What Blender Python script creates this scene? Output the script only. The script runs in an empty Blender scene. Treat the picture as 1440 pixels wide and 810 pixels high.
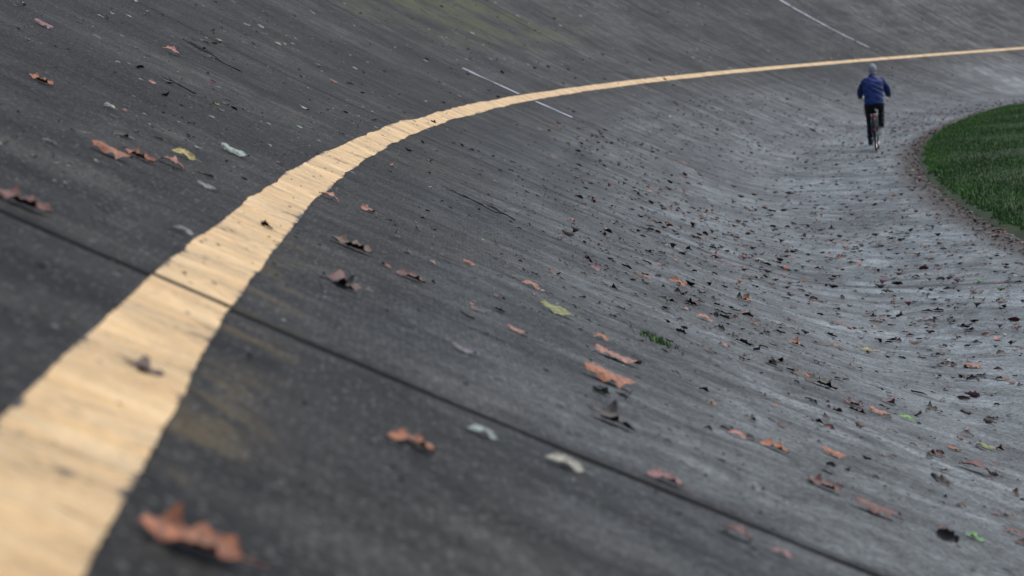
import bpy, bmesh, numpy as np, math
from mathutils import Matrix, Vector
rng=np.random.default_rng(11)
# ------------------------------------------------------------------ geometry of the banked track
R=179.117; RY=179.503; RIN=173.536; H=2.1048
PA=math.exp(-1.91692)*3**(2-1.12991); PP=1.12991; S0=2.37824; KK=.3
def Zr(r):
    r=np.asarray(r,float); s=r-RIN-S0; s=KK*np.logaddexp(0,s/KK)
    return PA*s**PP+0.012*np.maximum(r-RY-.5,0)**2
def surf(v,arc,h=0.0):
    """v = metres outside the yellow line, arc = metres along the track"""
    v=np.asarray(v,float); arc=np.asarray(arc,float)
    r=RY+v; th=arc/R
    sl=(Zr(r+.01)-Zr(r-.01))/.02
    er=np.stack([-np.cos(th),np.sin(th),np.zeros_like(th)],-1); n=np.sqrt(1+sl**2)
    E1=np.stack([er[...,0]/n,er[...,1]/n,sl/n],-1)
    E2=np.stack([np.sin(th),np.cos(th),np.zeros_like(th)],-1)
    N=np.stack([-er[...,0]*sl/n,-er[...,1]*sl/n,1/n],-1)
    Pp=np.stack([R-r*np.cos(th),r*np.sin(th),Zr(r)],-1)+N*(np.asarray(h)[...,None] if np.ndim(h) else h)
    return Pp,E1,E2,N
scene=bpy.context.scene
def link(o,parent=None):
    scene.collection.objects.link(o)
    if parent: o.parent=parent
    return o
def mesh_np(name,V,Fc,mats=(),uv=None,col=None,smooth=False,parent=None,mi=None):
    V=np.asarray(V,float).reshape(-1,3); Fc=np.asarray(Fc,int)
    me=bpy.data.meshes.new(name); nf,k=Fc.shape
    me.vertices.add(len(V)); me.vertices.foreach_set('co',V.ravel())
    me.loops.add(nf*k); me.loops.foreach_set('vertex_index',Fc.ravel())
    me.polygons.add(nf); me.polygons.foreach_set('loop_start',np.arange(0,nf*k,k))
    if smooth: me.polygons.foreach_set('use_smooth',np.ones(nf,bool))
    me.update(calc_edges=True)
    if uv is not None:
        l=me.uv_layers.new(name='UVMap'); l.data.foreach_set('uv',np.asarray(uv,float)[Fc.ravel()].ravel())
    if col is not None:
        ca=me.color_attributes.new(name='Col',type='FLOAT_COLOR',domain='POINT'); ca.data.foreach_set('color',np.asarray(col,float).ravel())
    for m in mats: me.materials.append(m)
    me.validate(); 
    return link(bpy.data.objects.new(name,me),parent)
# ------------------------------------------------------------------ node helpers
class NT:
    def __init__(s,name):
        s.m=bpy.data.materials.new(name); s.m.use_nodes=True; s.t=s.m.node_tree; s.n=s.t.nodes; s.b=s.n['Principled BSDF']
    def node(s,ty,**k):
        x=s.n.new(ty)
        for a,b in k.items(): setattr(x,a,b)
        return x
    def put(s,inp,v):
        if isinstance(v,bpy.types.NodeSocket): s.t.links.new(v,inp)
        elif v is not None:
            if inp.type=='RGBA' and len(v)==3: v=(*v,1)
            inp.default_value=v
    def math(s,op,a,b=None,c=None,clamp=False):
        x=s.node('ShaderNodeMath',operation=op,use_clamp=clamp); s.put(x.inputs[0],a)
        if b is not None: s.put(x.inputs[1],b)
        if c is not None: s.put(x.inputs[2],c)
        return x.outputs[0]
    def mr(s,v,a,b,c=0.,d=1.,smooth=True):
        x=s.node('ShaderNodeMapRange',interpolation_type='SMOOTHSTEP' if smooth else 'LINEAR')
        s.put(x.inputs[0],v)
        for i,q in enumerate((a,b,c,d)): s.put(x.inputs[i+1],q)
        return x.outputs[0]
    def mix(s,f,a,b,bt='MIX'):
        x=s.node('ShaderNodeMix',data_type='RGBA',blend_type=bt); s.put(x.inputs[0],f); s.put(x.inputs[6],a); s.put(x.inputs[7],b); return x.outputs[2]
    def vec(s,x=0.,y=0.,z=0.):
        c=s.node('ShaderNodeCombineXYZ'); s.put(c.inputs[0],x); s.put(c.inputs[1],y); s.put(c.inputs[2],z); return c.outputs[0]
    def noise(s,v,scale,detail=4,rough=.55,dist=0.):
        x=s.node('ShaderNodeTexNoise',noise_dimensions='2D'); s.put(x.inputs['Vector'],v); s.put(x.inputs['Scale'],scale); x.inputs['Detail'].default_value=detail; x.inputs['Roughness'].default_value=rough; x.inputs['Distortion'].default_value=dist; return x.outputs['Fac']
    def noise3(s,v,scale,detail=3,rough=.6):
        x=s.node('ShaderNodeTexNoise'); s.put(x.inputs['Vector'],v); s.put(x.inputs['Scale'],scale); x.inputs['Detail'].default_value=detail; x.inputs['Roughness'].default_value=rough; return x.outputs['Fac']
    def uv(s):
        x=s.node('ShaderNodeUVMap'); x.uv_map='UVMap'; sp=s.node('ShaderNodeSeparateXYZ'); s.t.links.new(x.outputs[0],sp.inputs[0]); return sp.outputs[0],sp.outputs[1],x.outputs[0]
    def bump(s,h,st,dist=.01,nrm=None):
        x=s.node('ShaderNodeBump'); s.put(x.inputs['Height'],h); x.inputs['Strength'].default_value=st; x.inputs['Distance'].default_value=dist
        if nrm is not None: s.put(x.inputs['Normal'],nrm)
        return x.outputs[0]
    def out(s,col=None,rough=None,normal=None,**k):
        if col is not None: s.put(s.b.inputs['Base Color'],col)
        if rough is not None: s.put(s.b.inputs['Roughness'],rough)
        if normal is not None: s.put(s.b.inputs['Normal'],normal)
        for a,v in k.items(): s.put(s.b.inputs[a.replace('_',' ')],v)
        return s.m
def simple(name,col,rough=.6,metal=0.,nscale=30,amt=.25,bs=.15,sheen=0):
    t=NT(name); tc=t.node('ShaderNodeTexCoord').outputs['Object']
    n=t.noise3(tc,nscale,3); d=tuple(x*(1-amt) for x in col); l=tuple(min(1,x*(1+amt)) for x in col)
    cc=t.mix(t.mr(n,.3,.7),d,l)
    if sheen: t.b.inputs['Sheen Weight'].default_value=sheen
    return t.out(cc,rough,t.bump(n,bs,.01),Metallic=metal)
# ------------------------------------------------------------------ concrete
JOINTS=[5.65,20.9,36.1,52.,69.,87.5,104.,121.,-9.5]
def concrete_nodes(t,full=True):
    u,v,uv=t.uv()
    big=t.noise(t.vec(t.math('MULTIPLY',u,.33),t.math('MULTIPLY',v,.55)),1.,4,.65,.3)
    mid=t.noise(uv,2.7,5,.76,.6)
    fine=t.noise(uv,40.,3,.8)
    streak=t.noise(t.vec(t.math('MULTIPLY',u,1.7),t.math('MULTIPLY',v,.5)),1.,5,.7,.8)
    longi=t.noise(t.vec(t.math('MULTIPLY',u,.14),t.math('MULTIPLY',v,3.4)),1.,3,.6)
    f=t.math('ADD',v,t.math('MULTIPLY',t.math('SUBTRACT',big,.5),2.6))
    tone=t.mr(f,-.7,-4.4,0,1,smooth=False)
    dark=t.mix(t.mr(f,-1.3,.0),(.060,.066,.065),(.0265,.0255,.0225))  # darker up the bank and outside the line: vignette painted into the albedo
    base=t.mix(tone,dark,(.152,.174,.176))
    far=t.mr(u,20,60); base=t.mix(t.math('MULTIPLY',far,.28),base,(.105,.11,.108))  # paler further along the track: grazing sky sheen painted into the colour
    def prod(items):
        g=None
        for n,lo,hi,a,c in items:
            x=t.mr(n,lo,hi,a,c,smooth=False); g=x if g is None else t.math('MULTIPLY',g,x)
        return g
    st2=t.mr(streak,.32,.68,.58,1.48,smooth=False)
    st2=t.math('ADD',t.math('MULTIPLY',t.math('SUBTRACT',st2,1.),t.mr(tone,0,.8,1.,.35)),1.)
    g=prod([(big,.32,.68,.52,1.5),(mid,.3,.7,.40,1.66),(fine,.28,.72,.33,1.8),(longi,.3,.7,.84,1.16)])
    g=t.math('MULTIPLY',g,st2)
    if full:
        for a0,a1,k in((66,74,.72),(86,96,1.9),(112,120,.55)): g=t.math('MULTIPLY',g,t.mr(u,a0,a1,1.,k))
        g=t.math('MULTIPLY',g,t.mr(u,JOINTS[0]-.02,JOINTS[0]+.02,.84,1.05))
    base=t.mix(1.,base,t.vec(g,g,g),'MULTIPLY')
    vo=t.node('ShaderNodeTexVoronoi',voronoi_dimensions='2D'); t.put(vo.inputs['Vector'],uv); vo.inputs['Scale'].default_value=55
    cell=t.node('ShaderNodeSeparateColor'); t.t.links.new(vo.outputs['Color'],cell.inputs[0])
    near_=t.mr(vo.outputs['Distance'],.34,.2)
    spk=t.math('MULTIPLY',near_,t.mr(cell.outputs[0],.74,.85)); base=t.mix(t.math('MULTIPLY',spk,.6),base,(.27,.27,.255))
    pit=t.math('MULTIPLY',near_,t.mr(cell.outputs[1],.70,.78)); base=t.mix(t.math('MULTIPLY',pit,.9),base,(.008,.008,.0075))
    if full:
        gm=t.math('MULTIPLY',t.mr(u,32,46),t.mr(u,62,50)); gm=t.math('MULTIPLY',gm,t.mr(v,1.,2.6))
        gm=t.math('MULTIPLY',gm,t.mr(big,.38,.60)); gm=t.math('MULTIPLY',gm,t.mr(mid,.3,.62)); base=t.mix(t.math('MULTIPLY',gm,.75),base,(.085,.095,.018))
        y=t.math('MULTIPLY',t.mr(v,-.05,-.11),t.mr(v,-.30,-.14)); y=t.math('MULTIPLY',y,t.mr(u,9,7)); y=t.math('MULTIPLY',y,t.mr(mid,.50,.66))
        base=t.mix(t.math('MULTIPLY',y,.4),base,(.18,.13,.05))
        e=t.math('MULTIPLY',t.mr(v,-5.35,-5.85),t.mr(mid,.3,.5)); base=t.mix(e,base,(.042,.032,.018))
        d=t.math('ABSOLUTE',t.math('SUBTRACT',u,JOINTS[0])); d=t.math('ADD',d,t.math('MULTIPLY',t.math('SUBTRACT',mid,.5),.05))
        base=t.mix(t.math('MULTIPLY',t.mr(d,.16,.02),.5),base,(.010,.010,.010)); base=t.mix(t.mr(d,.050,.032),base,(.004,.004,.004))
        for j in JOINTS[1:8]:
            d=t.math('ABSOLUTE',t.math('SUBTRACT',u,j)); base=t.mix(t.math('MULTIPLY',t.mr(d,.22,.0),.55),base,(.014,.014,.013))
    h=t.math('ADD',fine,mid)
    return u,v,uv,base,h,dict(mid=mid,fine=fine,streak=streak,big=big,tone=tone)
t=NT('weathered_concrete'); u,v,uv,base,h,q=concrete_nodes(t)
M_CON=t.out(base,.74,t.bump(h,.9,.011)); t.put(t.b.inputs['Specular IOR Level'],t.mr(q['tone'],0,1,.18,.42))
def paint(name,ca,cb,wear,half):
    t=NT(name); u,v,uv,base,h,q=concrete_nodes(t,False)
    br=t.noise(t.vec(t.math('MULTIPLY',u,10.),t.math('MULTIPLY',v,3.2)),1.,3,.6,.5)
    n3=t.noise(t.vec(t.math('MULTIPLY',u,1.3),v),1.,3,.5)
    c=t.mix(t.mr(br,.3,.7),ca,cb)
    c=t.mix(t.mr(n3,.35,.7,0,.45),c,tuple(x*.74 for x in ca))
    w=t.math('ADD',t.math('MULTIPLY',br,.30),t.math('MULTIPLY',q['fine'],.38)); w=t.math('ADD',w,t.math('MULTIPLY',q['mid'],.58))
    if half: w=t.math('SUBTRACT',w,t.mr(t.math('ABSOLUTE',v),half*.84,half*1.05,0,.12))
    k=t.mr(w,wear-.07,wear+.05)
    col=t.mix(k,base,c)
    g=t.mr(q['mid'],.3,.7,.76,1.12); col=t.mix(1.,col,t.vec(g,g,g),'MULTIPLY')
    g=t.mr(q['fine'],.3,.7,.88,1.08); col=t.mix(1.,col,t.vec(g,g,g),'MULTIPLY')
    d=t.math('ABSOLUTE',t.math('SUBTRACT',u,JOINTS[0])); col=t.mix(t.mr(d,.038,.024),col,(.012,.01,.008))
    return t.out(col,.6,t.bump(h,.45,.006))
M_YEL=paint('yellow_line_paint',(.80,.515,.215),(.89,.64,.33),.50,.088)
M_WHT=paint('white_line_paint',(.46,.49,.56),(.6,.63,.70),.60,0)
arcs=list(np.arange(-14,4,.4))+list(np.arange(4,30,.3))+list(np.arange(30,150,.6))
arcs=[x for x in arcs if min(abs(x-j) for j in JOINTS)>.1]; low={}
for j in JOINTS:
    w=.020 if j==5.65 else .012
    for d,l in((-w-.016,-.002),(-w,-.006),(-w*.8,-.045),(w*.8,-.045),(w,-.006),(w+.016,-.002)):
        arcs.append(j+d); low[round(j+d,6)]=l
arcs=np.array(sorted(arcs))
vs=np.concatenate([np.linspace(RIN-RY,-.3,110),np.linspace(-.2,.2,9),np.linspace(.3,7.2,70)])
AA,VV=np.meshgrid(arcs,vs,indexing='ij')
lowv=np.array([low.get(round(x,6),0.) for x in arcs])[:,None]*np.ones_like(VV)
jg=np.random.default_rng(5); jn=np.interp(VV,np.linspace(-6,8,170),jg.normal(0,1,170))
jag=np.where(lowv!=0,jn*.006,0)
Pt,_,_,_=surf(VV,AA+jag,lowv)
na,nv=AA.shape
idx=np.arange(na*nv).reshape(na,nv)
Q=np.stack([idx[:-1,:-1],idx[:-1,1:],idx[1:,1:],idx[1:,:-1]],-1).reshape(-1,4)[:,::-1]
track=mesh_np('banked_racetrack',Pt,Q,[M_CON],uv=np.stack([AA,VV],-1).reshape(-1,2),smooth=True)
def strip_along(name,a0,a1,step,vc,hw,mat,ragged,h=.004,gaps=(5.65,)):
    ar=np.arange(a0,a1,step); n=len(ar)
    def rag(seed,amp):
        g=np.random.default_rng(seed); x=np.zeros(n)
        for k,am in((1.3,.6),(.45,.42),(.12,.1),(.03,.09)):
            m=int((a1-a0)/k)+4; x+=np.interp(ar,a0+np.arange(m)*k,g.normal(0,1,m))*am
        return x*amp
    off=[-1,-.5,0,.5,1]
    fade=np.clip(.55+ar/14,.5,1.5)*np.clip(1.3-ar/90,.4,1)
    eL=vc+hw+rag(1,ragged)*fade; eR=vc-hw+rag(2,ragged)*fade
    vv=np.stack([eR+(eL-eR)*(o+1)/2 for o in off],-1); aa=np.repeat(ar[:,None],5,1)
    P_,_,_,_=surf(vv,aa,h); ix=np.arange(n*5).reshape(n,5)
    keep=np.array([not any(abs((ar[i]+ar[i+1])/2-g)<.022 for g in gaps) for i in range(n-1)])
    q=np.stack([ix[:-1,:-1],ix[:-1,1:],ix[1:,1:],ix[1:,:-1]],-1)[keep].reshape(-1,4)[:,::-1]
    return mesh_np(name,P_,q,[mat],uv=np.stack([aa,vv],-1).reshape(-1,2),smooth=True)
strip_along('yellow_track_line',-8,140,.013,0.,.0885,M_YEL,.0085)
def strip_across(name,arc,v0,v1,hw,mat,h=.004,gap=None):
    vv=np.arange(v0,v1,.03); g=np.random.default_rng(int(arc*10)); n=len(vv)
    s=np.interp(vv,np.arange(v0-1,v1+1,.17),g.normal(0,1,len(np.arange(v0-1,v1+1,.17))))*hw*.12
    V2=np.stack([vv,vv],-1); A2=np.stack([arc-hw+s,arc+hw+s*.6],-1)
    P_,_,_,_=surf(V2,A2,h); ix=np.arange(2*n).reshape(n,2)
    q=np.stack([ix[:-1,0],ix[:-1,1],ix[1:,1],ix[1:,0]],-1)
    if gap is not None: q=q[[not(gap[0]<vv[i]<gap[1]) for i in range(n-1)]]
    return mesh_np(name,P_,q,[mat],uv=np.stack([A2,V2],-1).reshape(-1,2))
strip_across('white_crossing_line',36.35,-.66,.98,.13,M_WHT,gap=(-.13,.12))
strip_across('white_crossing_line.001',87.9,.8,5.5,.13,M_WHT)
# ------------------------------------------------------------------ grass infield, ground
t=NT('grass_ground'); tc=t.node('ShaderNodeTexCoord').outputs['Object']
n=t.noise3(tc,1.3,5,.7); n2=t.noise3(tc,22.,4,.7)
c=t.mix(t.mr(n,.3,.7),(.018,.04,.007),(.04,.08,.015)); c=t.mix(t.mr(n2,.4,.75,0,.6),c,(.03,.028,.012))
M_GG=t.out(c,.9,t.bump(n2,.8,.03))
ths=np.linspace(-math.pi,math.pi,2401); rr=np.concatenate([[RIN+.03,RIN-.03,RIN-.1,RIN-.25,RIN-.5,RIN-1.,RIN-2.,RIN-4,RIN-8,RIN-20],np.linspace(RIN-40,1,8)])
def gz(r): 
    d=np.clip(RIN-r,0,None); return -.02+.06*np.clip(d/.15,0,1)**.7+.08*(1-np.exp(-d/1.5))
TT,RR=np.meshgrid(ths,rr,indexing='ij')
def wob(arc): return .05*np.sin(arc*2.1)+.04*np.sin(arc*5.3+1)+.03*np.sin(arc*11.7+2)
RE=RR+np.where(RR>RIN-.6,wob(TT*R),0)
Pg=np.stack([R-RE*np.cos(TT),RE*np.sin(TT),gz(RR)+.02*np.sin(TT*R*.9)*np.clip((RIN-RR)/2,0,1)],-1)
ix=np.arange(TT.size).reshape(TT.shape)
mesh_np('grass_infield',Pg,np.stack([ix[:-1,:-1],ix[1:,:-1],ix[1:,1:],ix[:-1,1:]],-1).reshape(-1,4)[:,::-1],[M_GG],smooth=True)
me=bpy.data.meshes.new('ground'); B=2500
me.from_pydata([(-B,-B,-.12),(B,-B,-.12),(B,B,-.12),(-B,B,-.12)],[],[(0,1,2,3)]); me.materials.append(M_GG); link(bpy.data.objects.new('ground',me))
vv=np.array([7.2,7.6,9.5,14,17.]); zz=np.array([float(Zr(RY+7.2))-.03,float(Zr(RY+7.2))-.1,4.,.8,-.2]); aa=np.arange(-14,150,2.)
Vm,Am=np.meshgrid(vv,aa); Zm=np.meshgrid(zz,aa)[0]; rm=RY+Vm
Pb=np.stack([R-rm*np.cos(Am/R),rm*np.sin(Am/R),Zm],-1); ix=np.arange(Vm.size).reshape(Vm.shape)
mesh_np('earth_embankment',Pb,np.stack([ix[:-1,:-1],ix[:-1,1:],ix[1:,1:],ix[1:,:-1]],-1).reshape(-1,4)[:,::-1],[M_GG],smooth=True)
t=NT('grass_blades'); at=t.node('ShaderNodeAttribute',attribute_name='Col').outputs['Color']
M_BL=t.out(at,.6)
def blades(name,n,arc,r,z,hmin,hmax,wid,parent=None):
    base=np.stack([R-r*np.cos(arc/R),r*np.sin(arc/R),z-.01],-1)
    az=rng.uniform(0,2*np.pi,n); hh=rng.uniform(hmin,hmax,n)*(.75+.5*rng.random(n)); lean=rng.normal(0,.4,n)
    dr=np.stack([np.cos(az),np.sin(az),0*az],-1); sd=np.stack([-np.sin(az),np.cos(az),0*az],-1)
    w=wid*rng.uniform(.6,1.3,n)
    v0=base-sd*w[:,None]; v1=base+sd*w[:,None]; up=np.array([0,0,1.])
    v2=base+dr*(lean*hh*.4)[:,None]+up*(hh*.55)[:,None]+sd*(w*.8)[:,None]; v2b=v2-2*sd*(w*.8)[:,None]
    v3=base+dr*(lean*hh)[:,None]+up*hh[:,None]
    V=np.stack([v0,v1,v2,v2b,v3],1).reshape(-1,3); o=np.arange(n)[:,None]*5
    F4=(o+np.array([[0,1,2,3]])); F3=np.concatenate([o+3,o+2,o+4],1)
    patch=np.clip(.5+.5*np.sin(arc*.8+3*np.sin(arc*.23))*np.sin(r*3.1+arc*.4)+.25*np.sin(arc*4.1+r*7),0,1)
    c=np.array([.034,.118,.010])*(1-patch[:,None])+np.array([.074,.20,.018])*patch[:,None]
    c=c*rng.uniform(.5,1.4,n)[:,None]; dead=rng.random(n)<.05; c[dead]=np.array([.13,.10,.04])
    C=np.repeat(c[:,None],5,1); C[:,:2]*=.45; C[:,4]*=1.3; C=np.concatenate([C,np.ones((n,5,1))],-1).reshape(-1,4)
    me=bpy.data.meshes.new(name); me.from_pydata(V.tolist(),[],F4.tolist()+F3.tolist())
    ca=me.color_attributes.new(name='Col',type='FLOAT_COLOR',domain='POINT'); ca.data.foreach_set('color',C.ravel()); me.materials.append(M_BL)
    return link(bpy.data.objects.new(name,me),parent)
n=100000; ar=rng.uniform(26,76,n); rb=RIN-(rng.random(n)**1.5*3.6+.12)+wob(ar)*.8
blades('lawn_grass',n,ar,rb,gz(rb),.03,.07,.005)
n=260; ar=10.6+rng.normal(0,.12,n); vb=-1.55+rng.normal(0,.04,n)
blades('grass_tuft',n,ar,RY+vb,Zr(RY+vb),.012,.038,.003)
# ------------------------------------------------------------------ fallen leaves
t=NT('dry_leaf'); at=t.node('ShaderNodeAttribute',attribute_name='Col').outputs['Color']; tc=t.node('ShaderNodeTexCoord').outputs['Object']
nn=t.noise3(tc,55.,4,.75); g=t.mr(nn,.32,.68,.3,1.5); col=t.mix(1.,at,t.vec(g,g,g),'MULTIPLY')
M_LF=t.out(col,.5,t.bump(nn,.5,.004))
def leaf_template(ns,seed,kind):
    g=np.random.default_rng(seed); x=np.linspace(0,1,ns)
    if kind=='oak': w=(.07+.24*np.sin(np.pi*x**.85)**.8)*(1+.2*np.sin(x*np.pi*6.6+.6)) 
    elif kind=='oval': w=.22*np.sin(np.pi*np.clip(x*.93+.05,0,1))**.8+.01
    else: w=(.06+.34*np.sin(np.pi*x**1.15)**1.5)*(1+.3*np.sin(x*np.pi*4.4+.2))
    w=np.abs(w); w[0]=.015; w[-1]=.03
    wl=w*g.uniform(.8,1.15,ns); wr=w*g.uniform(.8,1.15,ns)
    curl=g.uniform(.3,1.5); arch=g.uniform(-.05,.12); bend=g.uniform(-.15,.15); tw=g.uniform(-.7,.7)
    V=[]; ph=g.uniform(0,6)
    for i in range(ns):
        for k,ww in [(-1,wl),(-.5,wl),(0,wl*0),(.5,wr),(1,wr)]:
            s=k*ww[i]; kk=curl/.3*.8; yy=np.sin(kk*s)/kk; zz=(1-np.cos(kk*s))/kk
            a=tw*(x[i]-.5); y2=yy*np.cos(a)-zz*np.sin(a); z2=yy*np.sin(a)+zz*np.cos(a)
            z2+=.035*abs(k)*np.sin(x[i]*11+ph+k)
            V.append((x[i]-.5,y2+bend*np.sin(np.pi*x[i])-bend*.5,z2+arch*np.sin(np.pi*x[i])+g.normal(0,.010)))
    V=np.array(V); F=[]
    for i in range(ns-1):
        for k in range(4):
            o=i*5+k; F.append((o,o+1,o+6,o+5))
    s0=len(V); x0,y0,z0=V[2]
    st=np.array([(x0,y0-.010,z0),(x0,y0+.010,z0),(x0-.25,y0+.05+.008,z0+.02),(x0-.25,y0+.05-.008,z0+.02)]); V=np.vstack([V,st]); F.append((s0,s0+1,s0+2,s0+3))
    if g.random()<.35: V[:,2]=V[:,2].max()-V[:,2]
    V[:,2]-=V[:,2].min()
    return V,np.array(F)
TH=[leaf_template(15,s,k) for s,k in((1,'oak'),(2,'oak'),(3,'oval'),(4,'oak'),(5,'oak'),(6,'oval'),(7,'maple'),(8,'oak'),(9,'oval'),(10,'maple'))]
TL=[leaf_template(6,s+20,k) for s,k in((1,'oak'),(2,'oval'),(3,'oval'),(4,'maple'),(5,'oak'),(6,'oval'))]
def place(tmpl,v,arc,yaw,size,col,tilt=None,h=.003,flat=1.):
    V,F=tmpl; n=len(v); Pp,E1,E2,N=surf(v,arc,h)
    cx,sx=np.cos(yaw),np.sin(yaw)
    X=E2*cx[:,None]+E1*sx[:,None]; Y=-E2*sx[:,None]+E1*cx[:,None]; Nn=N
    if tilt is not None:
        ct,st_=np.cos(tilt)[:,None],np.sin(tilt)[:,None]; Y2=Y*ct+N*st_; Nn=N*ct-Y*st_; Y=Y2
        Pp=Pp+N*(np.abs(np.sin(tilt))*size*.14)[:,None]
    W=Pp[:,None]+size[:,None,None]*(V[None,:,0,None]*X[:,None]+V[None,:,1,None]*Y[:,None]+flat*V[None,:,2,None]*Nn[:,None])
    Fc=F[None]+(np.arange(n)*len(V))[:,None,None]
    C=np.repeat(np.concatenate([col,np.ones((n,1))],1)[:,None],len(V),1)
    return W.reshape(-1,3),Fc.reshape(-1,4),C.reshape(-1,4)
def merge(parts):
    V=[];F=[];C=[];o=0
    for a,b,c in parts: V.append(a);F.append(b+o);C.append(c);o+=len(a)
    return np.vstack(V),np.vstack(F),np.vstack(C)
PAL=dict(br=(.085,.034,.017),dk=(.018,.011,.009),rd=(.12,.026,.020),og=(.36,.108,.032),sa=(.37,.14,.085),pk=(.26,.10,.10),ye=(.42,.34,.07),ol=(.19,.22,.03),pl=(.27,.35,.29),cr=(.34,.33,.25),gn=(.10,.32,.04),gr=(.15,.15,.15),pu=(.11,.09,.13))
# v, arc, length, heading, colour, template, tilt
HERO=[(1.62,13.79,.13,2.0,'pk',0,.1),(1.35,16.9,.15,2.2,'sa',1,.2),(1.02,10.2,.12,1.9,'og',4,.1),(.78,10.49,.09,.7,'cr',2,.3),(.50,8.35,.15,1.7,'og',0,.1),(.45,8.75,.12,1.5,'og',4,.1),(.39,9.67,.11,1.9,'ye',8,.4),(.31,11.03,.15,2.0,'pl',5,.3),(.37,9.04,.11,2.0,'sa',1,.1),(.42,5.89,.15,1.8,'rd',4,.1),(.21,8.73,.09,1.9,'gr',2,.2),(.13,6.9,.07,1.8,'gr',8,.2),
(-.28,11.1,.10,2.5,'sa',7,.2),(-.12,10.86,.10,1.8,'sa',1,.1),(-.3,7.38,.13,1.7,'rd',9,.1),(-.31,7.3,.10,1.2,'dk',6,.1),(-.29,8.84,.17,1.9,'br',4,.1),(-.5,8.61,.12,1.9,'rd',7,.1),(-.02,4.21,.075,1.6,'br',9,.15),
(-1.13,7.81,.19,1.75,'og',0,.15),(-1.24,8.81,.2,1.85,'sa',5,.0),(-1.05,6.63,.14,1.6,'dk',6,.1),(-1.08,9.83,.17,1.8,'ol',2,.25),(-.48,4.67,.105,1.8,'og',7,.1),(-.64,5.26,.08,1.9,'pl',8,.2),(-.82,5.30,.10,1.75,'cr',8,.3),(-1.10,5.80,.10,1.7,'pk',7,.15),(-.175,2.97,.14,1.85,'og',4,.2),
(-2.02,15.58,.13,1.5,'og',3,.3),(-2.54,16.46,.12,1.3,'og',6,.2),(-2.01,13.33,.11,1.8,'sa',8,.3),(-1.23,9.48,.075,1.6,'og',8,.3),(-.86,8.27,.08,1.7,'sa',5,.2),(-1.67,7.81,.105,1.6,'og',7,.2),(-1.96,8.4,.10,1.8,'og',0,.2),(-1.54,7.75,.07,1.6,'sa',8,.3),(-1.73,7.2,.115,1.7,'rd',4,.2),(-1.85,7.04,.15,1.8,'rd',0,.1),(-2.8,9.93,.16,1.75,'rd',1,.1),(-2.23,7.4,.07,1.2,'gn',9,.1),(-2.79,11.43,.09,1.7,'gn',8,.3),(-2.42,11.7,.18,1.8,'dk',7,.1),(-2.5,11.2,.11,1.7,'rd',4,.1),(-.65,6.9,.08,1.8,'pu',5,.2),(-1.2,5.3,.09,1.7,'rd',1,.1),(-1.3,5.3,.06,1.6,'pk',8,.2),(-2.62,11.2,.12,1.8,'sa',5,.3),(-2.6,14.,.11,1.5,'og',6,.1),(-3.2,15.3,.1,1.6,'ye',8,.3),(-3.85,15.2,.14,1.8,'sa',0,.1),(-1.0,10.7,.1,1.8,'sa',8,.3),(-4.9,21,.09,1.4,'gn',9,.1),(-2.5,8.,.08,1.7,'rd',8,.2)]
def rnd_leaves(n,vf,af,tm,smin,smax,names,probs,tiltamp=.3,flat=.6,col=1.):
    v=vf(n); arc=af(n); parts=[]
    which=rng.integers(0,len(tm),n); c=np.array([PAL[k] for k in names])[rng.choice(len(names),n,p=np.array(probs)/sum(probs))]*rng.uniform(.6,1.3,n)[:,None]*col
    size=np.exp(rng.uniform(np.log(smin),np.log(smax),n)); yaw=rng.choice([1.75,-1.4],n)+rng.normal(0,.75,n); tilt=rng.normal(0,tiltamp,n)
    for i in range(len(tm)):
        s=which==i
        if s.any(): parts.append(place(tm[i],v[s],arc[s],yaw[s],size[s],c[s],tilt[s],flat=flat))
    return parts
parts=[]
for v_,a_,s_,y_,c_,k_,tt in HERO:
    parts.append(place(TH[k_],np.array([v_]),np.array([a_]),np.array([y_]),np.array([s_]),np.array([PAL[c_]]),np.array([-tt]),flat=1.))
names=['dk','br','rd','og','sa','pk','cr','ol']; pr=[.56,.20,.11,.05,.04,.02,.02,.01]
def clump(v0,v1,a0,a1,k,sv,sa,fr=.6):
    cv=rng.uniform(v0,v1,k); ca=rng.uniform(a0,a1,k)
    def fn(n):
        i=rng.integers(0,k,n); m=rng.random(n)<fr
        v=np.where(m,cv[i]+rng.normal(0,sv,n),rng.uniform(v0,v1,n)); a=np.where(m,ca[i]+rng.normal(0,sa,n),rng.uniform(a0,a1,n))
        fn.a=a; return np.clip(v,RIN-RY+.02,7)
    return fn
def cl(n,f,*a,**k): return rnd_leaves(n,f,lambda n:f.a,*a,**k)
parts+=cl(230,clump(-2.6,-.2,4.5,24,30,.25,1.2,.5),TH,.02,.075,names,pr,flat=.8)
parts+=cl(1150,clump(-5.6,-1.8,8,28,50,.35,1.2,.7),TH,.025,.095,names,pr,flat=.95,tiltamp=.4)
parts+=cl(3600,clump(-5.9,-1.,15,85,100,.4,2.5,.6),TL,.035,.105,names,pr,flat=.9,tiltamp=.4)
parts+=cl(150,clump(.12,3.,6,26,20,.2,1.,.5),TH,.02,.08,names,pr)
parts+=cl(170,clump(.2,3.,9,30,20,.3,1.5,.5),TL,.02,.07,['cr','pl','pk','gr'],[.5,.25,.1,.15],tiltamp=.5)
parts+=cl(1400,clump(.1,6,18,120,70,.5,3,.5),TL,.035,.11,['dk','br','cr','pl','sa'],[.27,.1,.38,.2,.05],tiltamp=.45)
parts+=rnd_leaves(1100,lambda n:-5.97+np.abs(rng.normal(0,.13,n)),lambda n:rng.uniform(20,80,n),TL,.04,.09,['dk','br','og','cr'],[.45,.43,.08,.04],flat=1.)
Vx,Fx,Cx=merge(parts); mesh_np('fallen_leaves',Vx,Fx,[M_LF],col=Cx,smooth=True)
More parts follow.
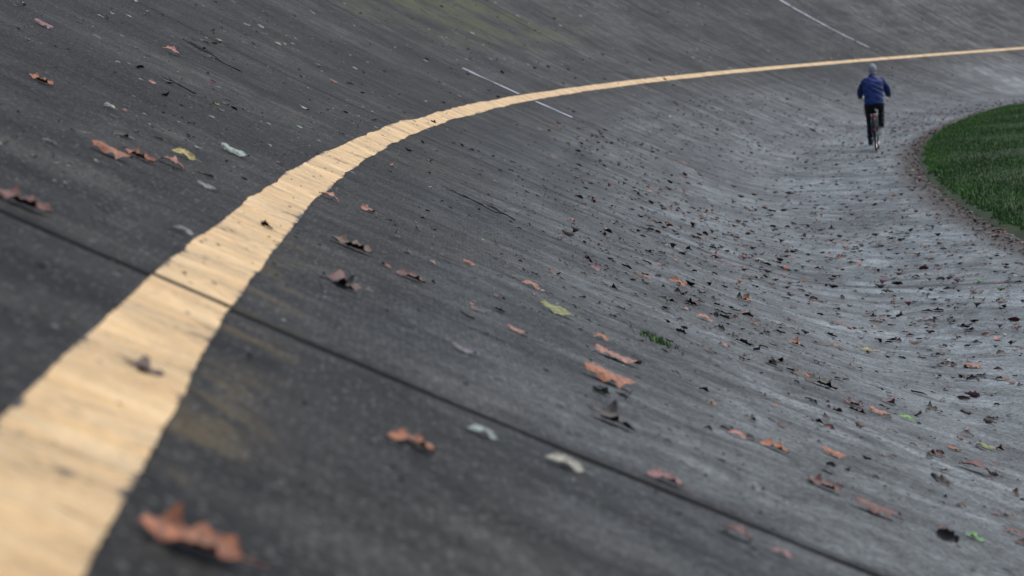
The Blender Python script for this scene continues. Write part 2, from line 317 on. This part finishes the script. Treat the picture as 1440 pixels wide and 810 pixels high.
TC=[leaf_template(3,s+60,'oval') for s in range(5)]
parts=[]
parts+=cl(14000,clump(-5.95,-.8,5,80,220,.4,2,.55),TC,.009,.034,['dk','br','gr','cr'],[.72,.16,.07,.05],tiltamp=.5,flat=1.)
parts+=cl(5500,clump(-2.6,.8,3,20,80,.2,.8,.5),TC,.004,.018,['dk','br','gr','cr'],[.6,.12,.13,.15],tiltamp=.5)
parts+=cl(6500,clump(-.3,5.5,3,100,120,.4,2.5,.5),TC,.008,.035,['dk','br','gr','cr'],[.3,.1,.18,.42],tiltamp=.5)
Vx,Fx,Cx=merge(parts); mesh_np('leaf_litter',Vx,Fx,[M_LF],col=Cx)
# ------------------------------------------------------------------ tubes and lofts
def tube(pts,rad,seg=10,caps=True,closed=False,ell=None,up=None):
    pts=np.asarray(pts,float); n=len(pts); rad=np.broadcast_to(np.asarray(rad,float),(n,))
    if closed: T=np.roll(pts,-1,0)-np.roll(pts,1,0)
    else: T=np.gradient(pts,axis=0)
    T/=np.linalg.norm(T,axis=1)[:,None]+1e-12
    a0=np.array(up if up is not None else ([0,0,1.] if abs(T[0][2])<.9 else [0,1.,0])); N=[]
    cur=a0-T[0]*(a0@T[0]); cur/=np.linalg.norm(cur)
    for i in range(n):
        cur=cur-T[i]*(cur@T[i]); cur/=np.linalg.norm(cur); N.append(cur.copy())
    N=np.array(N); B_=np.cross(T,N); an=np.linspace(0,2*np.pi,seg,endpoint=False)
    e1,e2=(1,1) if ell is None else ell
    V=(pts[:,None]+rad[:,None,None]*(e1*np.cos(an)[None,:,None]*N[:,None]+e2*np.sin(an)[None,:,None]*B_[:,None])).reshape(-1,3)
    F=[]; m=n if closed else n-1
    for i in range(m):
        for k in range(seg):
            k2=(k+1)%seg; j=(i+1)%n; F.append((i*seg+k,i*seg+k2,j*seg+k2,j*seg+k))
    V=V.tolist()
    if caps and not closed:
        F.append(tuple(range(seg))[::-1]); F.append(tuple((n-1)*seg+k for k in range(seg)))
    return V,F
def ellipsoid(c,r,seg=20,ring=14,rx=0.):
    c=np.array(c,float); V=[];F=[]; cr,sr=math.cos(rx),math.sin(rx)
    for i in range(ring+1):
        p=math.pi*i/ring
        for k in range(seg):
            a=2*math.pi*k/seg; x,y,z=r[0]*math.sin(p)*math.cos(a),r[1]*math.sin(p)*math.sin(a),r[2]*math.cos(p)
            V.append((c[0]+x,c[1]+y*cr-z*sr,c[2]+y*sr+z*cr))
    for i in range(ring):
        for k in range(seg):
            k2=(k+1)%seg; F.append((i*seg+k,(i+1)*seg+k,(i+1)*seg+k2,i*seg+k2))
    return V,F
def obj(name,pieces,mat,parent,smooth=True):
    V=[];F=[]
    for v_,f_ in pieces:
        o=len(V); V+=list(map(tuple,v_)); F+=[tuple(i+o for i in ff) for ff in f_]
    me=bpy.data.meshes.new(name); me.from_pydata(V,[],F); me.validate()
    if smooth: me.polygons.foreach_set('use_smooth',[True]*len(me.polygons))
    for m in (mat if isinstance(mat,list) else [mat]): me.materials.append(m)
    return link(bpy.data.objects.new(name,me),parent)
tw=simple('twig_bark',(.03,.02,.015),.8)
def twig(name,v,arc,L,yaw,seed,nb=4):
    g=np.random.default_rng(seed); Pp,E1,E2,N=surf(v,arc,.012); X=E2*np.cos(yaw)+E1*np.sin(yaw); Y=-E2*np.sin(yaw)+E1*np.cos(yaw); pcs=[]
    def br(o,ang,l,r,dep):
        n=7; p=np.array(o,float); pts=[p]; a=ang
        for i in range(n-1):
            a+=g.normal(0,.28); p=p+np.array([math.cos(a),math.sin(a),g.normal(0.04,.16)])*l/(n-1); p[2]=max(p[2],0); pts.append(p)
        pts=np.array(pts); W=Pp+pts[:,:1]*X+pts[:,1:2]*Y+pts[:,2:]*N
        pcs.append(tube(W,np.linspace(r,r*.4,n),6))
        if dep<2:
            for i in range(nb-dep*2):
                k=g.integers(1,n-1); br(pts[k],a+g.choice([-1,1])*g.uniform(.4,.9),l*g.uniform(.3,.6),r*.6,dep+1)
    br((-L/2,0,0),0,L,.0045,0); obj(name,pcs,tw,None)
twig('fallen_twig',-.8,15.2,.45,1.85,1,6); twig('fallen_twig.001',1.25,18.4,.42,1.6,2,6); twig('fallen_twig.002',-.68,8.0,.07,1.9,3,2); twig('fallen_twig.003',.9,14.,.2,1.8,4,3)
# ------------------------------------------------------------------ bicycle
def root(name):
    e=bpy.data.objects.new(name,None); link(e); Pp,_,_,_=surf(-5.093,49.1)
    e.location=Pp+np.array([0,0,.004]); e.rotation_euler=(0,math.radians(-1.0),-49.1/R); return e
bike=root('bicycle')
RUB=simple('tyre_rubber',(.012,.012,.012),.75); STL=simple('brushed_steel',(.55,.55,.57),.32,1.); BLK=simple('black_frame_paint',(.018,.018,.022),.35); PLS=simple('black_plastic',(.02,.02,.02),.5)
t=NT('red_reflector'); RED=t.out((.65,.02,.015),.18); RED.node_tree.nodes['Principled BSDF'].inputs['Coat Weight'].default_value=.5
def ring(c,rad,r,seg=8,n=64,a0=0,a1=2*math.pi,ell=None):
    cl_=abs(a1-a0-2*math.pi)<1e-6; a=np.linspace(a0,a1,n,endpoint=not cl_)
    return tube(np.stack([np.full(n,c[0]),c[1]+rad*np.cos(a),c[2]+rad*np.sin(a)],-1),r,seg,closed=cl_,up=(1.,0,0),ell=ell)
HR=(0,0,.353); HF=(0,1.07,.353); BB=np.array((0,.45,.29))
obj('tyres',[ring(HR,.333,.020),ring(HF,.333,.020)],RUB,bike)
obj('rims',[ring(HR,.309,.009,ell=(1.3,1.)),ring(HF,.309,.009,ell=(1.3,1.))],STL,bike)
sp=[]
for c in (HR,HF):
    for k in range(32):
        a=2*math.pi*k/32; b2=a+(.35 if k%4<2 else -.35); s=.03 if k%2 else -.03
        sp.append(tube([(s,c[1]+.02*math.cos(b2),c[2]+.02*math.sin(b2)),(0,c[1]+.305*math.cos(a),c[2]+.305*math.sin(a))],.0013,5))
    sp.append(tube([(-.065,c[1],c[2]),(.065,c[1],c[2])],.011,10)); sp.append(tube([(-.034,c[1],c[2]),(-.028,c[1],c[2])],.026,14)); sp.append(tube([(.028,c[1],c[2]),(.034,c[1],c[2])],.026,14))
obj('spokes_and_hubs',sp,STL,bike)
ST=np.array((0,.27,.80)); HT=np.array((0,.80,.86)); HB=np.array((0,.85,.72))
fr=[tube([BB,ST],.015),tube([BB,HB],.017),tube([ST-(0,-.02,.06),HT-(0,0,.04)],.014),tube([HB,HT],.018),tube([BB-(.035,0,0),BB+(.035,0,0)],.022)]
for s in(-1,1):
    fr+=[tube([BB+(s*.02,0,0),(s*.055,.15,.335),(s*.06,0,.353)],.009),tube([ST-(0,0,.05)+(s*.015,0,0),(s*.05,.12,.58),(s*.06,0,.353)],.007),tube([HB+(s*.02,0,-.01),HB+(s*.052,.02,-.06),(s*.055,.99,.5),(s*.055,1.07,.353)],[.013,.013,.011,.009])]
obj('frame',fr,BLK,bike)
obj('mudguards',[ring(HR,.362,.016,8,34,math.radians(35),math.radians(190),ell=(1.9,.35)),ring(HF,.362,.016,8,30,math.radians(15),math.radians(175),ell=(1.9,.35))],BLK,bike)
st=[tube([ST,ST+(0,-.03,.10)],.012),tube([HT,HT+(0,-.03,.15),HT+(0,.03,.20)],.012)]
hb=HT+np.array((0,.03,.205))
bar=[hb+np.array(p) for p in((-.29,-.13,.0),(-.25,-.07,.005),(-.16,.0,.01),(0,.02,0),(.16,.0,.01),(.25,-.07,.005),(.29,-.13,.0))]
st.append(tube(bar,.011)); obj('handlebar_and_seatpost',st,STL,bike)
obj('grips',[tube([bar[0]+np.array((-.0,-.03,0)),bar[1]],.017),tube([bar[-1]+np.array((0,-.03,0)),bar[-2]],.017)],PLS,bike)
obj('brake_levers',[tube([bar[2] if s<0 else bar[4],(s*.22,hb[1]+.0,hb[2]-.02),(s*.27,hb[1]-.07,hb[2]-.04)],.005,6) for s in(-1,1)],STL,bike)
sd=tube([(0,.10,.905),(0,.13,.912),(0,.19,.915),(0,.27,.912),(0,.36,.91),(0,.40,.905)],[.05,.088,.085,.05,.028,.012],14,ell=(.34,1.)); obj('saddle',[sd,ring((.03,.2,.885),.03,.004,6,16),ring((-.03,.2,.885),.03,.004,6,16)],PLS,bike)
ck=[tube([BB+(s*.05,0,0),BB+(s*.065,0,.0),BB+(s*.075,0.02*s,s*.17)],[.012,.012,.009]) for s in(1,-1)]
ck+=[ring((.048,BB[1],BB[2]),.085,.006,6,40),ring((.046,0,.353),.035,.006,6,24)]+[tube([BB+(.048,0,0),(.048,BB[1]+.085*math.cos(a),BB[2]+.085*math.sin(a))],.006,6) for a in np.arange(5)*1.2566]
obj('crankset',ck,STL,bike)
obj('chain',[tube([(.047,0,.39),(.048,BB[1],BB[2]+.088)],.005,6),tube([(.047,0,.317),(.048,BB[1],BB[2]-.088)],.005,6)],PLS,bike)
PR=BB+np.array((.125,.02,.17)); PL_=BB+np.array((-.125,-.02,-.17))
def boxp(c,s,b=.15):
    c=np.array(c); s=np.array(s)/2; return tube([c-(s[0],0,0),c-(s[0]*.92,0,0),c+(s[0]*.92,0,0),c+(s[0],0,0)],[s[1]*.9,s[1],s[1],s[1]*.9],8,ell=(s[2]/s[1],1.),up=(0,0,1.))
obj('pedals',[boxp(PR,(.09,.09,.025)),boxp(PL_,(.09,.09,.025)),tube([BB+(.075,.02,.17),PR],.006),tube([BB+(-.075,-.02,-.17),PL_],.006)],PLS,bike)
obj('rear_carrier',[tube([(s*.055,.22,.74),(s*.06,-.22,.74)],.005,6) for s in(-1,1)]+[tube([(s*.06,-.1,.74),(s*.065,0,.36)],.005,6) for s in(-1,1)]+[tube([(-.06,y,.74),(.06,y,.74)],.004,6) for y in(-.2,-.1,0,.1)],STL,bike)
obj('tail_light',[boxp((0,-.235,.70),(.085,.035,.05)),boxp((0,-.372,.44),(.035,.02,.035))],RED,bike)
obj('kickstand',[tube([(-.05,.38,.29),(-.09,.12,.24)],.007,6)],STL,bike)
# ------------------------------------------------------------------ cyclist
man=root('cyclist')
JK=simple('blue_jacket_cloth',(.005,.027,.14),.65,0,7,.45,.6,.02); TR=simple('dark_trousers_cloth',(.006,.007,.012),.8,0,12,.3,.6); SKN=simple('skin',(.40,.22,.155),.5,0,40,.1,.1); SH=simple('black_shoe_leather',(.012,.011,.01),.45); HAIR=simple('grey_hair',(.40,.41,.42),.75,0,60,.3,.8)
def loft(rows,seg=24):
    V=[];F=[]
    for cx,cy,cz,rx,ry in rows:
        for k in range(seg):
            a=2*math.pi*k/seg; ca,sa=math.cos(a),math.sin(a)
            V.append((cx+rx*np.sign(ca)*abs(ca)**.85,cy+ry*np.sign(sa)*abs(sa)**.85,cz))
    n=len(rows)
    for i in range(n-1):
        for k in range(seg):
            k2=(k+1)%seg; F.append((i*seg+k,i*seg+k2,(i+1)*seg+k2,(i+1)*seg+k))
    F.append(tuple(range(seg))[::-1]); F.append(tuple((n-1)*seg+k for k in range(seg))); return V,F
body=[loft([(0,.19,.865,.11,.09),(0,.18,.90,.165,.13),(0,.18,.945,.18,.15),(0,.20,1.02,.182,.145),(0,.235,1.12,.185,.135),(0,.285,1.22,.20,.14),(0,.335,1.31,.208,.145),(0,.37,1.38,.205,.135),(0,.40,1.435,.165,.11),(0,.42,1.475,.10,.085),(0,.44,1.51,.066,.066),(0,.455,1.56,.056,.058)])]
def limb(pts,rad,seg=14):
    pts=np.array(pts,float); d=np.r_[0,np.cumsum(np.linalg.norm(np.diff(pts,axis=0),axis=1))]; s=np.linspace(0,d[-1],22)
    P2=np.stack([np.interp(s,d,pts[:,i]) for i in range(3)],-1); r2=np.interp(s,d,rad); 
    for _ in range(2): P2[1:-1]=.25*P2[:-2]+.5*P2[1:-1]+.25*P2[2:]
    return [tube(P2,r2,seg),ellipsoid(P2[0],(r2[0],)*3,12,8),ellipsoid(P2[-1],(r2[-1],)*3,12,8)]
WR={}
for s in(-1,1):
    hand=bar[0 if s<0 else -1]+np.array((0,-.0,.0)); wr=hand+np.array((s*.0,-.085,.035)); WR[s]=(hand,wr)
    body+=limb([(s*.155,.385,1.38),(s*.222,.41,1.29),(s*.275,.46,1.165),(s*.28,.56,1.12),wr+(0,-.02,.002)],[.077,.070,.060,.055,.042])
LEG={-1:[(-.095,.19,.925),(-.115,.47,.595),(-.125,.385,.175)],1:[(.095,.19,.925),(.12,.60,.84),(.125,.375,.52)]}
for s in(-1,1):
    h_,k_,a_=map(np.array,LEG[s]); body+=limb([h_,(h_*.5+k_*.5)+(0,0,0.01),k_,(k_*.55+a_*.45)+(0,-.015,0),a_],[.105,.092,.066,.062,.048])
    body.append(tube([a_+(0,0,.03),a_+(0,-.005,-.03)],[.045,.048],12))
bo=obj('body',body,[JK],man)
md=bo.modifiers.new('r','REMESH'); md.mode='VOXEL'; md.voxel_size=.011; md.use_smooth_shade=True
sm=bo.modifiers.new('s','SMOOTH'); sm.iterations=6; sm.factor=.5
dg=bpy.context.evaluated_depsgraph_get(); ev=bo.evaluated_get(dg); nm=bpy.data.meshes.new_from_object(ev); bo.modifiers.clear(); bo.data=nm
nm.materials.clear()
for m in(JK,TR,SKN): nm.materials.append(m)
N_=len(nm.vertices); co=np.zeros(N_*3); nm.vertices.foreach_get('co',co); co=co.reshape(-1,3)
nr=np.zeros(N_*3); nm.vertex_normals.foreach_get('vector',nr); nr=nr.reshape(-1,3)
hemz=.925-.05*(co[:,1]-.18)
torso=(co[:,2]>hemz)&~((np.abs(co[:,0])<.25)&(co[:,1]>.36)&(co[:,2]<1.0))
fold=np.sin(co[:,2]*43+np.sin(co[:,0]*17+co[:,2]*9)*2.6+co[:,1]*15)*.0035+np.sin(co[:,0]*38+co[:,2]*21+np.sin(co[:,2]*31)*1.5)*.003
co+=nr*np.where(torso,fold+.007,np.sin(co[:,2]*55+co[:,1]*30)*.003)[:,None]
nm.vertices.foreach_set('co',co.ravel())
for p in nm.polygons:
    c=p.center; x,y,z=c
    if z>1.50 and abs(x)<.09: m=2 if z>1.535 else 0
    elif z>.925-.05*(y-.18) and not (y>.36 and z<1.0 and abs(x)<.22): m=0
    else: m=1
    p.material_index=m; p.use_smooth=True
hc=np.array((0,.495,1.612)); tl=-.12
head=[ellipsoid(hc,(.075,.093,.112),24,18,tl),ellipsoid(hc+(0,.03,-.055),(.055,.062,.06),18,12,tl),tube([hc+(0,.085,.02),hc+(0,.106,-.022),hc+(0,.085,-.03)],[.007,.013,.008],8)]
for s in(-1,1): head.append(ellipsoid(hc+(s*.077,-.005,-.01),(.012,.02,.032),10,8,.2))
obj('head',head,SKN,man)
obj('eyes',[ellipsoid(hc+(s*.03,.078,.003),(.012,.010,.008),10,8) for s in(-1,1)],simple('eye',(.3,.28,.26),.2),man)
obj('mouth',[tube([hc+(-.022,.086,-.06),hc+(0,.093,-.062),hc+(.022,.086,-.06)],[.003,.006,.003],6)],simple('lips',(.35,.12,.1),.5),man)
hV,hF=ellipsoid(hc+(0,-.008,.012),(.084,.098,.112),40,30,tl)
hV=np.array(hV); g=np.random.default_rng(3); hV+=(hV-hc)/np.linalg.norm(hV-hc,axis=1)[:,None]*(g.normal(0,.0022,len(hV)))[:,None]
hF=[f_ for f_ in hF if np.mean([hV[i][2] for i in f_])>hc[2]-.065+max(0,(np.mean([hV[i][1] for i in f_])-hc[1]+.03))*1.35]
ho=obj('hair',[(hV.tolist(),hF)],HAIR,man); ho.modifiers.new('t','SOLIDIFY').thickness=.008
obj('collar',[tube([(.074*math.cos(a),.445+.074*math.sin(a),1.505+.012*math.sin(a)) for a in np.linspace(0,2*math.pi,28,endpoint=False)],.017,8,closed=True,ell=(1.4,.8),up=(0,0,1.))],JK,man)
hp=[]
for s in(-1,1):
    hd,wr=WR[s]; inn=-s
    hp.append(tube([wr+(0,-.01,0),wr+(0,.02,.0),hd+(0,-.035,.03),hd+(0,.025,.028)],[.027,.03,.037,.032],12,ell=(.5,1.15)))
    d=bar[1]-bar[0] if s<0 else bar[-2]-bar[-1]; d=d/np.linalg.norm(d)
    for k,(o,L) in enumerate(((.05,1.),(.03,1.08),(.008,1.02),(-.014,.85))):
        b0=hd+np.array((s*.012,0,0))+d*o+(0,-.0,.026); r=.0092-.0006*k
        out_=np.array((s*1.,.35,0)); 
        hp.append(tube([b0,b0+out_*.018*L+(0,0,-.004),b0+out_*.022*L+(0,0,-.028),b0+out_*.004+(0,0,-.05*L),b0-out_*.016+(0,0,-.046*L)],[r*1.1,r,r,r*.9,r*.75],8))
    hp.append(tube([hd+(inn*.02,-.03,.02),hd+(inn*.034,.0,.012),hd+(inn*.03,.03,-.008),hd+(inn*.018,.045,-.02)],[.013,.0115,.0105,.008],8))
obj('hands',hp,SKN,man)
sh=[]
for s,pd in((-1,PL_),(1,PR)):
    a_=np.array(LEG[s][2]); b_=np.array((pd[0],pd[1]-.10,pd[2]+.05)); 
    sh.append(tube([a_+(0,-.01,.0),a_*.5+b_*.5,b_+(0,0,-.005)],[.045,.045,.040],12))
    sh.append(tube([b_+(0,-.035,-.005),b_+(0,-.01,-.008),b_+(0,.06,-.004),b_+(0,.12,-.012),b_+(0,.18,-.018),b_+(0,.205,-.022)],[.022,.038,.042,.046,.038,.016],14,ell=(.72,1.)))
obj('shoes',sh,SH,man)
# ------------------------------------------------------------------ world, sun, camera
w=bpy.data.worlds.new('World'); scene.world=w; w.use_nodes=True; nt=w.node_tree; bg=nt.nodes['Background']
sky=nt.nodes.new('ShaderNodeTexSky'); sky.sky_type='NISHITA'; sky.sun_disc=False; sky.sun_elevation=math.radians(55); sky.sun_rotation=math.radians(60); sky.dust_density=3; sky.air_density=1.; sky.ozone_density=1.5
nt.links.new(sky.outputs[0],bg.inputs[0]); bg.inputs[1].default_value=.15
sl=bpy.data.lights.new('sun','SUN'); sl.energy=1.05; sl.angle=math.radians(35); sl.color=(1,.96,.9)
so=link(bpy.data.objects.new('sun',sl)); az=math.radians(60); el=math.radians(55)
d=Vector((math.sin(az)*math.cos(el),math.cos(az)*math.cos(el),math.sin(el))); so.rotation_euler=d.to_track_quat('Z','Y').to_euler()
scene.view_settings.view_transform='Standard'; scene.view_settings.look='None'; scene.view_settings.exposure=0
a,b,c=.07995,-.09176,-.058; f=3381.6
F=np.array([np.sin(a)*np.cos(b),np.cos(a)*np.cos(b),np.sin(b)]);Rt=np.array([np.cos(a),-np.sin(a),0.]);Up=np.cross(Rt,F)
R2=Rt*np.cos(c)+Up*np.sin(c);U2=Up*np.cos(c)-Rt*np.sin(c)
cam=bpy.data.cameras.new('camera'); co=link(bpy.data.objects.new('camera',cam)); scene.camera=co
M=Matrix.Identity(4)
for i in range(3): M[i][0]=R2[i];M[i][1]=U2[i];M[i][2]=-F[i]
M[2][3]=H; co.matrix_world=M
cam.lens=36*f/1440; cam.sensor_width=36; cam.clip_end=6000; cam.clip_start=.1
cam.dof.use_dof=True; cam.dof.focus_distance=15.5; cam.dof.aperture_fstop=84.5/18
print('done')
